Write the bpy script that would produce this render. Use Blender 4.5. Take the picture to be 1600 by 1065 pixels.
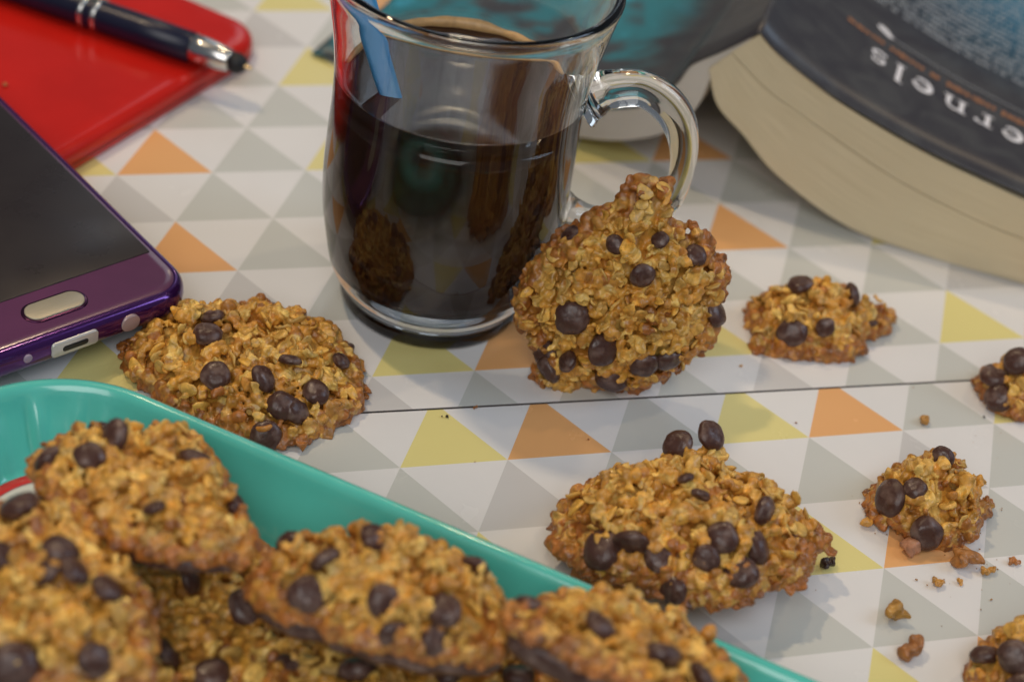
import bpy, bmesh, math, random
import numpy as np
from mathutils import Vector, Matrix, kdtree, noise

# ---------------------------------------------------------------- camera
scene = bpy.context.scene
for o in list(bpy.data.objects): bpy.data.objects.remove(o)
COL = scene.collection
cam_d = bpy.data.cameras.new('camera'); cam = bpy.data.objects.new('camera', cam_d); COL.objects.link(cam)
cr = Vector((0.954894, -0.260379, 0.142762)); cu = Vector((0.052286, 0.620683, 0.782316)); cf = Vector((0.292309, 0.739564, -0.606300))
CAM = Vector((-0.2832, -0.3793, 0.3552))
cam.matrix_world = Matrix(((cr.x, cu.x, -cf.x, CAM.x), (cr.y, cu.y, -cf.y, CAM.y), (cr.z, cu.z, -cf.z, CAM.z), (0, 0, 0, 1)))
cam_d.sensor_width = 36; cam_d.lens = 65.76; cam_d.clip_start = 0.02; cam_d.clip_end = 50
cam_d.dof.use_dof = True; cam_d.dof.focus_distance = 0.538; cam_d.dof.aperture_fstop = 7.4
scene.camera = cam
# ---------------------------------------------------------------- light
w = bpy.data.worlds.new('World'); scene.world = w; w.use_nodes = True
w.node_tree.nodes['Background'].inputs[0].default_value = (0.74, 0.85, 1.0, 1)
w.node_tree.nodes['Background'].inputs[1].default_value = 0.13
def lamp(name, kind, loc, power, color, size=0.05, target=(-0.1, 0.03, 0), size_y=None):
    d = bpy.data.lights.new(name, kind); d.energy = power; d.color = color
    if kind == 'AREA':
        d.size = size
        if size_y: d.shape = 'RECTANGLE'; d.size_y = size_y
    else: d.shadow_soft_size = size
    o = bpy.data.objects.new(name, d); COL.objects.link(o); o.location = loc
    o.rotation_euler = (Vector(target)-Vector(loc)).to_track_quat('-Z', 'Y').to_euler()
    return o
WARM = (1.0, 0.77, 0.50); COOL = (0.62, 0.78, 1.0)
lamp('ceiling_bulb', 'POINT', (-0.60, 0.60, 1.40), 25, WARM, 0.035)
lamp('ceiling_bulb', 'POINT', (0.05, 0.80, 1.45), 10, WARM, 0.035)
lamp('ceiling_bulb', 'POINT', (0.80, 0.35, 1.35), 8, WARM, 0.035)
lamp('wall_bulb', 'POINT', (0.394, 1.69, 1.107), 1.2, WARM, 0.03)
lamp('window_light', 'AREA', (0.47, 2.2, 1.40), 1.1, (0.75, 0.87, 1.0), 0.34, (-0.1, 0.05, 0.05), 0.9)
lamp('window_light', 'AREA', (0.98, 1.9, 1.35), 0.6, (0.75, 0.87, 1.0), 0.14, (-0.1, 0.05, 0.05), 0.9)
lamp('side_window_light', 'AREA', (1.6, -0.4, 1.3), 11, COOL, 0.8, (-0.1, 0.0, 0.0), 1.0)
lamp('room_light', 'AREA', (-0.8, -1.3, 1.5), 18.5, (0.98, 0.96, 0.94), 1.3, (-0.1, 0.0, 0.0), 1.3)
scene.view_settings.view_transform = 'Standard'; scene.view_settings.look = 'None'
scene.view_settings.exposure = 0.0; scene.view_settings.gamma = 1.0
try: scene.view_settings.use_curve_mapping = False
except Exception: pass
scene.render.engine = 'CYCLES'
scene.cycles.use_denoising = True
scene.cycles.max_bounces = 14; scene.cycles.transmission_bounces = 12; scene.cycles.glossy_bounces = 6; scene.cycles.diffuse_bounces = 4
scene.cycles.caustics_refractive = True; scene.cycles.caustics_reflective = False
scene.cycles.blur_glossy = 0.3; scene.cycles.sample_clamp_indirect = 4.0

# ---------------------------------------------------------------- helpers
RNG = random.Random(7)
def link(name, me, mat=None, parent=None, smooth=True):
    o = bpy.data.objects.new(name, me); COL.objects.link(o)
    if mat:
        for m in (mat if isinstance(mat, (list, tuple)) else [mat]): me.materials.append(m)
    if parent: o.parent = parent
    if smooth and len(me.polygons): me.polygons.foreach_set('use_smooth', [True]*len(me.polygons))
    return o
def mesh(name, V, F):
    me = bpy.data.meshes.new(name); me.from_pydata([tuple(v) for v in V], [], F); me.update(); return me
def thing(name, label, cat, loc=(0, 0, 0), group=None):
    o = bpy.data.objects.new(name, None); COL.objects.link(o); o.location = loc; o.empty_display_size = 0.01
    return tag(o, label, cat, group)
def tag(o, label, cat, group=None):
    o['label'] = label; o['category'] = cat
    if group: o['group'] = group
    return o
def loft(loops, close_a=True, close_b=True):
    V = [p for L in loops for p in L]; n = len(loops[0]); F = []
    for k in range(len(loops)-1):
        for i in range(n):
            j = (i+1) % n
            F.append((k*n+i, k*n+j, (k+1)*n+j, (k+1)*n+i))
    if close_a: F.append(tuple(range(n-1, -1, -1)))
    if close_b: F.append(tuple((len(loops)-1)*n+i for i in range(n)))
    return V, F
def lathe(prof, n=96):
    V = []; F = []; idx = []
    for r, z in prof:
        if r < 1e-7: idx.append([len(V)]*n); V.append((0, 0, z))
        else:
            idx.append(list(range(len(V), len(V)+n)))
            V += [(r*math.cos(2*math.pi*i/n), r*math.sin(2*math.pi*i/n), z) for i in range(n)]
    for a, b in zip(idx[:-1], idx[1:]):
        for i in range(n):
            j = (i+1) % n
            f = []
            for q in (a[i], a[j], b[j], b[i]):
                if q not in f: f.append(q)
            if len(f) > 2: F.append(tuple(f))
    return V, F
def spline(pts, n):
    P = [Vector(p) for p in pts]; P = [P[0]*2-P[1]]+P+[P[-1]*2-P[-2]]; out = []
    seg = len(P)-3
    for k in range(n):
        t = k/(n-1)*seg; i = min(int(t), seg-1); t -= i
        a, b, c, d = P[i:i+4]
        out.append(0.5*((2*b)+(c-a)*t+(2*a-5*b+4*c-d)*t*t+(3*b-a-3*c+d)*t**3))
    return out
def lerp(a, b, t): return a+(b-a)*t

# ---------------------------------------------------------------- materials
def mat(name, base, rough=0.5, metal=0.0, bump=0.0, bscale=300, var=0.0, vscale=60, spec=0.5, coat=0.0, trans=0.0, ior=1.45, rvar=0.0, sss=0.0, croughness=0.08):
    m = bpy.data.materials.new(name); m.use_nodes = True; nt = m.node_tree; p = nt.nodes['Principled BSDF']
    p.inputs['Base Color'].default_value = (*base, 1); p.inputs['Roughness'].default_value = rough
    p.inputs['Metallic'].default_value = metal; p.inputs['Specular IOR Level'].default_value = spec
    p.inputs['Coat Weight'].default_value = coat; p.inputs['Coat Roughness'].default_value = croughness
    p.inputs['Transmission Weight'].default_value = trans; p.inputs['IOR'].default_value = ior
    if sss: p.inputs['Subsurface Weight'].default_value = sss; p.inputs['Subsurface Radius'].default_value = (0.0025, 0.0012, 0.0005); p.inputs['Subsurface Scale'].default_value = 1.0
    tc = nt.nodes.new('ShaderNodeTexCoord')
    def nz(scale, detail=4):
        t = nt.nodes.new('ShaderNodeTexNoise'); t.inputs['Scale'].default_value = scale; t.inputs['Detail'].default_value = detail
        nt.links.new(tc.outputs['Object'], t.inputs['Vector']); return t
    if var:
        t = nz(vscale); r = nt.nodes.new('ShaderNodeMapRange'); r.inputs[1].default_value = 0.3; r.inputs[2].default_value = 0.7
        r.inputs[3].default_value = 1-var; r.inputs[4].default_value = 1+var
        x = nt.nodes.new('ShaderNodeMix'); x.data_type = 'RGBA'; x.blend_type = 'MULTIPLY'; x.inputs[0].default_value = 1
        x.inputs[6].default_value = (*base, 1); nt.links.new(t.outputs[0], r.inputs[0]); nt.links.new(r.outputs[0], x.inputs[7]); nt.links.new(x.outputs[2], p.inputs['Base Color'])
    if rvar:
        t = nz(vscale*1.7); r = nt.nodes.new('ShaderNodeMapRange'); r.inputs[1].default_value = 0.3; r.inputs[2].default_value = 0.7
        r.inputs[3].default_value = max(rough-rvar, 0.02); r.inputs[4].default_value = rough+rvar
        nt.links.new(t.outputs[0], r.inputs[0]); nt.links.new(r.outputs[0], p.inputs['Roughness'])
    if bump:
        t = nz(bscale); b = nt.nodes.new('ShaderNodeBump'); b.inputs['Strength'].default_value = bump; b.inputs['Distance'].default_value = 0.0005
        nt.links.new(t.outputs[0], b.inputs['Height']); nt.links.new(b.outputs[0], p.inputs['Normal'])
    return m
def attr_mat(name, rough, bump, bscale, sss=0.0, coat=0.0):
    m = mat(name, (0.5, 0.3, 0.1), rough, bump=bump, bscale=bscale, sss=sss, rvar=0.16, vscale=250, coat=coat, croughness=0.22); nt = m.node_tree
    a = nt.nodes.new('ShaderNodeAttribute'); a.attribute_name = 'col'
    t = nt.nodes.new('ShaderNodeTexNoise'); t.inputs['Scale'].default_value = 420; t.inputs['Detail'].default_value = 5
    tc = [n for n in nt.nodes if n.type == 'TEX_COORD'][0]; nt.links.new(tc.outputs['Object'], t.inputs['Vector'])
    r = nt.nodes.new('ShaderNodeMapRange'); r.inputs[1].default_value = 0.3; r.inputs[2].default_value = 0.7; r.inputs[3].default_value = 0.62; r.inputs[4].default_value = 1.30
    x = nt.nodes.new('ShaderNodeMix'); x.data_type = 'RGBA'; x.blend_type = 'MULTIPLY'; x.inputs[0].default_value = 1
    nt.links.new(t.outputs[0], r.inputs[0]); nt.links.new(a.outputs['Color'], x.inputs[6]); nt.links.new(r.outputs[0], x.inputs[7]); nt.links.new(x.outputs[2], nt.nodes['Principled BSDF'].inputs['Base Color'])
    return m

# ---------------------------------------------------------------- table: two printed panels meeting at a seam
S = 0.032; K = 0.8741*S
print_m = [mat('print_white', (0.76, 0.745, 0.73), 0.25, bump=0.05, bscale=900, var=0.02, vscale=35, rvar=0.03),
           mat('print_grey', (0.575, 0.58, 0.54), 0.25, bump=0.05, bscale=900, var=0.015, vscale=35, rvar=0.03),
           mat('print_yellow', (0.76, 0.67, 0.27), 0.25, bump=0.05, bscale=900, var=0.015, vscale=35, rvar=0.03),
           mat('print_orange', (0.80, 0.42, 0.17), 0.25, bump=0.05, bscale=900, var=0.015, vscale=35, rvar=0.03),
           mat('print_lilac_grey', (0.60, 0.585, 0.57), 0.25, bump=0.05, bscale=900, var=0.015, vscale=35, rvar=0.03),
           mat('panel_edge', (0.10, 0.085, 0.08), 0.6)]
SEAM = lambda x: 0.0230-0.0173*(x+0.0794)
def panel(name, off, f0, near):
    # up triangles are coloured, down triangles white; every second row carries yellow / orange / grey in turn
    bm = bmesh.new(); cache = {}
    def v(i, j):
        if (i, j) not in cache: cache[(i, j)] = bm.verts.new((off[0]+(i-0.5*j)*S, off[1]-K*j, 0))
        return cache[(i, j)]
    rows = range(-3, 16) if near else range(-24, 3)
    for j in rows:
        for i in range(-26+j//2, 24+j//2):
            x = off[0]+(i-0.5*j)*S
            if not -0.62 < x < 0.52: continue
            f = bm.faces.new((v(i, j), v(i, j+1), v(i+1, j+1)))
            if j % 2:
                c = (i-(f0+(j+1)//2)) % 3
                f.material_index = (2, 3, 1)[c]
            else: f.material_index = 1 if (i*7+j*3) % 4 else 4
            f = bm.faces.new((v(i, j), v(i+1, j+1), v(i+1, j))); f.material_index = 0
    d = 0.00028*(-1 if near else 1)
    co = Vector((-0.0794, SEAM(-0.0794)+d, 0)); no = Vector((0.0173, 1, 0)).normalized()
    bmesh.ops.bisect_plane(bm, geom=bm.verts[:]+bm.edges[:]+bm.faces[:], plane_co=co, plane_no=no, clear_outer=near, clear_inner=not near)
    ed = [e for e in bm.edges if e.is_boundary]
    r = bmesh.ops.extrude_edge_only(bm, edges=ed)
    nv = [g for g in r['geom'] if isinstance(g, bmesh.types.BMVert)]
    for q in nv: q.co.z -= 0.018
    for g in r['geom']:
        if isinstance(g, bmesh.types.BMFace): g.material_index = 5
    bmesh.ops.recalc_face_normals(bm, faces=bm.faces[:])
    me = bpy.data.meshes.new(name); bm.to_mesh(me); bm.free()
    if sum(p.normal.z for p in me.polygons if abs(p.normal.z) > 0.9) < 0: me.flip_normals()
    o = link(name, me, print_m, smooth=False); o['kind'] = 'structure'
    return o
panel('table_panel', (0, 0), 1, True)
far = panel('table_panel', (-0.0317, 0.0404), 2, False)
far.location.z = 0.00025
V, F = loft([[(-0.62, -0.45, z), (0.52, -0.45, z), (0.52, 0.80, z), (-0.62, 0.80, z)] for z in (-0.04, -0.0182)])
o = link('table_base', mesh('table_base', V, F), mat('dark_wood', (0.06, 0.035, 0.02), 0.5, var=0.2), smooth=False); o['kind'] = 'structure'

# ---------------------------------------------------------------- glass mug, coffee, blue stirrer
MX, MY = -0.1328, 0.0787
glass = mat('clear_glass', (0.97, 0.985, 0.98), 0.0, trans=1.0, ior=1.5)
outer = [(0.0, 0.0016), (0.018, 0.0016), (0.0225, 0.0012), (0.0245, 0.0003), (0.0268, 0.0002), (0.0282, 0.0010), (0.0289, 0.0026), (0.0290, 0.0045), (0.0287, 0.0060), (0.0292, 0.0074), (0.0306, 0.0092), (0.0322, 0.0118), (0.0334, 0.015), (0.0346, 0.020), (0.0363, 0.029), (0.0373, 0.037), (0.0377, 0.045), (0.0377, 0.053), (0.0374, 0.062), (0.0372, 0.070), (0.0373, 0.078), (0.0378, 0.085), (0.0387, 0.092), (0.0400, 0.099), (0.0414, 0.106), (0.0424, 0.111)]
rim = [(0.0429, 0.1128), (0.0430, 0.1142), (0.0425, 0.1154), (0.0415, 0.1158), (0.0405, 0.1153), (0.0399, 0.1140)]
inner_w = [(0.0394, 0.110), (0.0386, 0.106), (0.0373, 0.099), (0.0361, 0.092), (0.0353, 0.085), (0.0348, 0.078), (0.0347, 0.070), (0.0349, 0.062), (0.0351, 0.053), (0.0350, 0.045), (0.0345, 0.037), (0.0333, 0.029), (0.0310, 0.0215), (0.0292, 0.0180), (0.0272, 0.0156), (0.0245, 0.0140), (0.020, 0.0132), (0.012, 0.0129), (0.0, 0.0128)]
def dense(p, k):
    pts = spline([(a, b, 0) for a, b in p], (len(p)-1)*k+1); return [(max(q.x, 0), q.y) for q in pts]
mug = thing('glass_mug', 'clear glass mug with curved handle, half full of black coffee', 'mug', (MX, MY, 0.0002))
prof = [outer[0]]+dense(outer[1:]+rim+inner_w[:-1], 3)+[inner_w[-1]]
V, F = lathe(prof, 128)
gm = mesh('glass_body', V, F); link('glass_body', gm, glass, mug)
az = math.radians(-14); hx = Vector((math.cos(az), math.sin(az), 0)); ht = Vector((-math.sin(az), math.cos(az), 0))
path = [(0.0362, 0.0775), (0.0385, 0.0790), (0.0435, 0.0818), (0.053, 0.0835), (0.0605, 0.0803), (0.0663, 0.074), (0.0698, 0.065), (0.0707, 0.055), (0.0692, 0.0465), (0.065, 0.0400), (0.057, 0.0365), (0.047, 0.0352), (0.0405, 0.0358), (0.0358, 0.0370)]
rad = [(0.0095, 0.0085), (0.0078, 0.0072), (0.0062, 0.0054), (0.0057, 0.0048), (0.0057, 0.0048), (0.0054, 0.0048), (0.0044, 0.0048), (0.0037, 0.0048), (0.0037, 0.0048), (0.0040, 0.0048), (0.0043, 0.0048), (0.0048, 0.0048), (0.0060, 0.0068), (0.0080, 0.0085)]
pc = spline([(a, b, 0) for a, b in path], 64); rc = spline([(a, b, 0) for a, b in rad], 64)
loops = []
for k in range(64):
    t = (pc[min(k+1, 63)]-pc[max(k-1, 0)]).normalized(); n2 = Vector((-t.y, t.x, 0))
    L = []
    for i in range(28):
        a = 2*math.pi*i/28; q = pc[k]+n2*(rc[k].x*math.cos(a))
        L.append(hx*q.x+Vector((0, 0, q.y))+ht*(rc[k].y*math.sin(a)))
    loops.append(L)
V, F = loft(loops)
hm = mesh('handle', V, F); bm = bmesh.new(); bm.from_mesh(hm); bmesh.ops.recalc_face_normals(bm, faces=bm.faces[:]); bm.to_mesh(hm); bm.free()
link('handle', hm, glass, mug)
bm = bmesh.new(); bm.from_mesh(gm); bmesh.ops.recalc_face_normals(bm, faces=bm.faces[:]); bm.to_mesh(gm); bm.free()
# coffee
ZC = 0.0793
coffee = thing('coffee', 'black coffee filling the lower two thirds of the glass mug', 'coffee', (MX, MY, 0.0132))
cp = [(r+0.00012, z-0.0132-0.0001) for r, z in dense(inner_w[6:-1], 3)][::-1]
cp = [(0, -0.0005)]+[q for q in cp if q[1] < ZC-0.0132]
rt = 0.03495
cp += [(rt, ZC+0.0006-0.0132), (rt-0.0003, ZC+0.00035-0.0132), (rt-0.0009, ZC+0.0001-0.0132), (rt-0.002, ZC-0.0132), (0.015, ZC-0.0132), (0, ZC-0.0132)]
V, F = lathe(cp, 128)
cm = mesh('liquid', V, F); bm = bmesh.new(); bm.from_mesh(cm); bmesh.ops.recalc_face_normals(bm, faces=bm.faces[:]); bm.to_mesh(cm); bm.free()
link('liquid', cm, mat('coffee_liquid', (0.036, 0.014, 0.007), 0.015, ior=1.34), coffee)
loops = []
for k in range(90):
    t = k/89; a = math.radians(lerp(8, 158, t)); e = math.sin(math.pi*t)**0.5
    n1 = noise.noise((t*14, 0.3, 0)); r0 = (0.0004+0.0016*e*(0.75+0.5*n1)); rr = 0.0346-r0*0.55
    zz = ZC-0.0132+r0*0.45
    L = []
    for i in range(10):
        b = 2*math.pi*i/10; q = rr+r0*0.9*math.cos(b)
        L.append((q*math.cos(a), q*math.sin(a), zz+r0*1.1*math.sin(b)))
    loops.append(L)
V, F = loft(loops)
link('foam', mesh('foam', V, F), mat('coffee_foam', (0.58, 0.35, 0.15), 0.35, bump=0.3, bscale=1500, var=0.15, vscale=400), coffee)
# stirrer
A = Vector((-0.1530, 0.0700, 0.0745)); B = Vector((-0.1668, 0.0985, 0.1135)); D = (B-A).normalized()
side = D.cross(cf).normalized(); nn = D.cross(side).normalized()
loops = []
L0, L1 = -0.012, 0.085
for k in range(24):
    t = k/23; c = A+D*lerp(L0, L1, t); hw = lerp(0.0026, 0.0050, t)*min(1.0, 0.35+k*0.2); th = 0.0011*(1 if 0 < k < 23 else 0.5)
    loops.append([c+side*(hw*math.copysign(abs(math.cos(q))**0.5, math.cos(q)))+nn*(th*math.copysign(abs(math.sin(q))**0.6, math.sin(q))) for q in [2*math.pi*i/20 for i in range(20)]])
V, F = loft(loops)
st = link('stirrer', mesh('stirrer', V, F), mat('blue_plastic', (0.035, 0.21, 0.44), 0.3))
tag(st, 'bright blue plastic stirrer standing in the coffee', 'stirrer')

# ---------------------------------------------------------------- rounded outlines
def rrect(w, h, r, d, seg=10, step=0.02):
    # rounded rectangle 0..w x 0..h, inset by d, counter clockwise, same count for every d
    P = []; rr = max(r-d, 0.0003)
    for cx, cy, a0 in ((w-r, r, -90), (w-r, h-r, 0), (r, h-r, 90), (r, r, 180)):
        for k in range(seg+1):
            a = math.radians(a0+90*k/seg); P.append((cx+rr*math.cos(a), cy+rr*math.sin(a)))
    out = []; n = len(P)
    for i in range(n):
        a, b = P[i], P[(i+1) % n]; out.append(a)
        if (i+1) % (seg+1) == 0:
            m = 6
            for k in range(1, m): out.append((lerp(a[0], b[0], k/m), lerp(a[1], b[1], k/m)))
    return out
def fixn(me):
    bm = bmesh.new(); bm.from_mesh(me); bmesh.ops.recalc_face_normals(bm, faces=bm.faces[:]); bm.to_mesh(me); bm.free(); return me
# ---------------------------------------------------------------- red notebook
d1 = Vector((-0.711, -0.703, 0)).normalized(); d2 = Vector((d1.y, -d1.x, 0))
CN = Vector((-0.1592, 0.2318, 0)); NT = 0.0100
nb = thing('notebook', 'glossy red notebook lying under the pen and the phone', 'notebook', CN)
def nbp(q, z): return d2*q[0]+d1*q[1]+Vector((0, 0, z))
prof = [(0.0012, 0.0003), (0.0003, 0.0010), (0.0, 0.0022), (0.0, 0.0062), (0.0004, 0.0078), (0.0013, 0.0090), (0.0025, 0.0097), (0.0040, NT), (0.008, NT)]
V, F = loft([[nbp(q, z) for q in rrect(0.16, 0.22, 0.016, d, 14)] for d, z in prof])
link('cover', fixn(mesh('cover', V, F)), mat('red_gloss', (0.56, 0.014, 0.008), 0.16, var=0.08, vscale=40, bump=0.05, bscale=500, rvar=0.05), nb)
V, F = loft([[nbp(q, z) for q in rrect(0.16, 0.22, 0.016, d, 14)] for d, z in ((-0.0004, 0.0034), (-0.0004, 0.0040))], False, False)
link('seam_line', fixn(mesh('seam_line', V, F)), mat('dark_red', (0.22, 0.008, 0.006), 0.4), nb)
# ---------------------------------------------------------------- pen
P0 = Vector((-0.1725, 0.1946, NT+0.0058)); P1 = Vector((-0.2551, 0.2584, NT+0.0058)); ax = (P1-P0).normalized()
pen = thing('pen', 'navy ballpoint pen with silver tip and rings lying on the red notebook', 'pen', P0)
pu = ax.cross(Vector((0, 0, 1))).normalized(); pw = ax.cross(pu)
def turned(prof, n=40):
    V = []; loops = [[ax*s+pu*(r*math.cos(2*math.pi*i/n))+pw*(r*math.sin(2*math.pi*i/n)) for i in range(n)] for s, r in prof]
    return fixn(mesh('turned', *loft(loops)))
chrome = mat('chrome', (0.72, 0.70, 0.66), 0.14, metal=1.0, bump=0.05, bscale=900)
navy = mat('navy_lacquer', (0.008, 0.010, 0.030), 0.32, var=0.1)
link('point', turned([(-0.0002, 0.0003), (0.0002, 0.0006), (0.003, 0.0010), (0.005, 0.0011)]), mat('brass', (0.75, 0.52, 0.25), 0.25, metal=1.0), pen)
link('stylus_tip', turned([(0.0025, 0.0016), (0.003, 0.0026), (0.0045, 0.0036), (0.0065, 0.0039), (0.0085, 0.0036)]), mat('black_rubber', (0.01, 0.01, 0.012), 0.55), pen)
link('cone', turned([(0.0078, 0.0030), (0.0080, 0.0036), (0.0095, 0.0041), (0.0150, 0.0049), (0.0200, 0.0053), (0.0234, 0.0054), (0.0236, 0.0050)]), chrome, pen)
link('barrel', turned([(0.0235, 0.0050), (0.0238, 0.0056), (0.045, 0.0058), (0.11, 0.0058), (0.128, 0.0055), (0.129, 0.004)]), navy, pen)
for s in (0.0610, 0.0664):
    link('ring', turned([(s, 0.0057), (s+0.0002, 0.0062), (s+0.0010, 0.0064), (s+0.0018, 0.0062), (s+0.002, 0.0057)]), chrome, pen)
# ---------------------------------------------------------------- phone
PK = Vector((-0.2078, 0.0672, 0.0168)); pa = Vector((-0.8979, -0.4402, 0.0026)); pb = Vector((-0.4398, 0.8973, 0.0381)); pn = Vector((0.0191, -0.0331, 0.9993))
phone = thing('phone', 'smartphone in a purple case lying on the red notebook beside a cookie', 'phone', PK-pn*0.0092)
def php(a, b, z): return pa*a+pb*b+pn*(z+0.0092)
PW, PH, PR = 0.084, 0.165, 0.0125
def phl(d, z, n=14): return [php(q[0], q[1], z) for q in rrect(PW, PH, PR, d, n)]
purple = mat('purple_case', (0.095, 0.020, 0.165), 0.14, metal=0.75, coat=0.6, bump=0.03, bscale=500)
V, F = loft([phl(d, z) for d, z in ((0.006, -0.0092), (0.0034, -0.0091), (0.0014, -0.0084), (0.0003, -0.0070), (0.0, -0.0050), (0.0003, -0.0028), (0.0010, -0.0012), (0.0020, -0.0003), (0.0028, 0.0), (0.0034, -0.0003))], True, False)
link('case', fixn(mesh('case', V, F)), purple, phone)
V, F = loft([phl(0.0031, -0.0040), phl(0.0031, -0.0003), phl(0.0036, -0.0001), phl(0.0060, -0.0001)])
link('front_panel', fixn(mesh('front_panel', V, F)), mat('plum_front', (0.115, 0.030, 0.085), 0.22, coat=0.5, var=0.08), phone)
def slab(a0, a1, b0, b1, r, z0, z1, n=10):
    q = rrect(a1-a0, b1-b0, r, 0, n); q2 = rrect(a1-a0, b1-b0, r, 0.0003, n)
    return fixn(mesh('slab', *loft([[php(a0+x, b0+y, z0) for x, y in q], [php(a0+x, b0+y, z1-0.0001) for x, y in q], [php(a0+x, b0+y, z1) for x, y in q2]])))
link('screen', slab(0.0042, PW-0.0042, 0.0212, 0.145, 0.0006, -0.0005, 0.00012), mat('screen_glass', (0.026, 0.020, 0.021), 0.30, spec=0.38, rvar=0.06, vscale=40), phone)
bt = link('home_button', slab(0.0327, 0.0513, 0.0088, 0.0160, 0.0036, -0.0006, 0.0006), mat('button_gold', (0.42, 0.37, 0.27), 0.35, metal=0.3), phone)
link('button_ring', slab(0.0318, 0.0522, 0.0079, 0.0169, 0.0045, -0.0005, 0.00022), mat('ring_dark', (0.06, 0.015, 0.05), 0.2, metal=0.8), bt)
def side_slab(a0, a1, z0, z1, r, b0, b1):
    q = rrect(a1-a0, z1-z0, r, 0, 8); q2 = rrect(a1-a0, z1-z0, r, 0.0002, 8)
    return fixn(mesh('side_slab', *loft([[php(a0+x, b0, z0+y) for x, y in q], [php(a0+x, b1+0.0001, z0+y) for x, y in q], [php(a0+x, b1, z0+y) for x, y in q2]])))
silver = mat('phone_frame', (0.62, 0.60, 0.58), 0.3, metal=0.4)
pt = link('charging_port', side_slab(0.0352, 0.0502, -0.0070, -0.0022, 0.0012, 0.002, -0.0004), silver, phone)
link('port_slot', side_slab(0.0385, 0.0468, -0.0058, -0.0038, 0.0009, 0.002, -0.00055), mat('port_black', (0.012, 0.012, 0.014), 0.4), pt)
link('headphone_jack', side_slab(0.0212, 0.0272, -0.0072, -0.0018, 0.0026, 0.002, -0.00035), mat('jack_rose', (0.45, 0.33, 0.33), 0.35, metal=0.3), phone)
link('microphone_hole', side_slab(0.0564, 0.0590, -0.0052, -0.0026, 0.0012, 0.002, -0.00035), mat('mic_grey', (0.35, 0.27, 0.36), 0.5), phone)
# ---------------------------------------------------------------- turquoise tray
TK = Vector((-0.2615, 0.0394, 0.0003)); tx = Vector((0.7706, -0.6373, 0)); ty = Vector((-0.6373, -0.7706, 0))
tray = thing('tray', 'turquoise glossy cardboard tray with pleated corner holding a heap of cookies', 'tray', TK)
TW, TH, TR = 0.30, 0.23, 0.040
def trl(d, z, pleat=0.0):
    q = rrect(TW, TH, TR, d, 36); out = []
    for x, y in q:
        dx = 0; zz = z
        if pleat:
            for cx, cy in ((TR, TR), (TW-TR, TR), (TR, TH-TR), (TW-TR, TH-TR)):
                if (x < TR if cx == TR else x > TW-TR) and (y < TR if cy == TR else y > TH-TR):
                    a = math.atan2(y-cy, x-cx); b = a % (math.pi/2); dx = pleat*sum(k*max(0, 1-abs(b-c)/w_) for c, w_, k in ((0.30, 0.05, 0.9), (0.44, 0.10, 0.6), (0.71, 0.035, -0.8), (0.80, 0.07, 1.0), (1.12, 0.05, 0.5), (1.33, 0.09, 0.4)))
                    l = math.hypot(x-cx, y-cy); x += (cx-x)/l*dx; y += (cy-y)/l*dx
                    break
        out.append(tx*x+ty*y+Vector((0, 0, zz)))
    return out
teal = mat('turquoise_card', (0.10, 0.55, 0.46), 0.20, bump=0.2, bscale=160, var=0.06, vscale=50, rvar=0.06, coat=0.9)
TZ = 0.0200
V, F = loft([trl(0.0160, 0.0), trl(0.0150, 0.0002), trl(0.0078, 0.0105, 0.0008), trl(0.0022, 0.0178), trl(0.0008, 0.0186), trl(0.0001, 0.0194), trl(0.0, 0.0203), trl(0.0005, 0.0211), trl(0.0014, 0.0215), trl(0.0024, 0.0214), trl(0.0034, 0.0207), trl(0.0042, 0.0196), trl(0.0050, 0.0180, 0.0004), trl(0.0060, 0.0158, 0.0018), trl(0.0090, 0.0115, 0.0026), trl(0.0120, 0.0070, 0.0020), trl(0.0145, 0.0032, 0.0006), trl(0.0160, 0.0014), trl(0.0168, 0.0012)], False, False)
link('wall', fixn(mesh('wall', V, F)), teal, tray)
V, F = loft([trl(0.0150, 0.0005), trl(0.0166, 0.0011), trl(0.05, 0.0011)], False, True)
fl = link('floor', fixn(mesh('floor', V, F)), mat('white_card', (0.72, 0.68, 0.62), 0.35, var=0.03), tray)
V, F = loft([trl(0.0162, 0.0010), trl(0.0162, 0.0015), trl(0.0192, 0.0014)], False, False)
link('red_border', fixn(mesh('red_border', V, F)), mat('red_print', (0.60, 0.02, 0.02), 0.35), tray)

# ---------------------------------------------------------------- open book lying face down
be = Vector((math.cos(math.radians(-32)), math.sin(math.radians(-32)), 0)); bn = Vector((-be.y, be.x, 0)); BQ = Vector((0.0500, 0.0865, 0.0004))
bL = Vector((-0.7838, 0.6210, 0)); bnL = Vector((-bL.y, bL.x, 0))
if bnL.dot(bn) < 0: bnL = -bnL
PRD = BQ+be*(-0.0767)      # foot of the ridge
book = thing('book', 'thick paperback with dark cover lying open face down behind the mug', 'book', PRD)
LEN = 0.185
Rc = [(-0.0767, 0.0673), (-0.0694, 0.0619), (-0.0560, 0.0553), (-0.0424, 0.0499), (-0.0147, 0.0418), (0.0100, 0.0369), (0.0300, 0.0337), (0.0520, 0.0310)]
Lc = [(0.0, 0.0673), (0.0080, 0.0592), (0.0155, 0.0525), (0.0207, 0.0480), (0.0239, 0.0400), (0.0323, 0.0276), (0.0506, 0.0190), (0.085, 0.0115), (0.12, 0.0060), (0.150, 0.0026), (0.1640, 0.0012)]
rs = spline([(s, z, 0) for s, z in Rc], 60); ls = spline([(s, z, 0) for s, z in Lc], 60)
def zR(s):
    for a, b in zip(rs[:-1], rs[1:]):
        if a.x <= s <= b.x: return lerp(a.y, b.y, (s-a.x)/(b.x-a.x))
    return rs[-1].y
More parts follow.
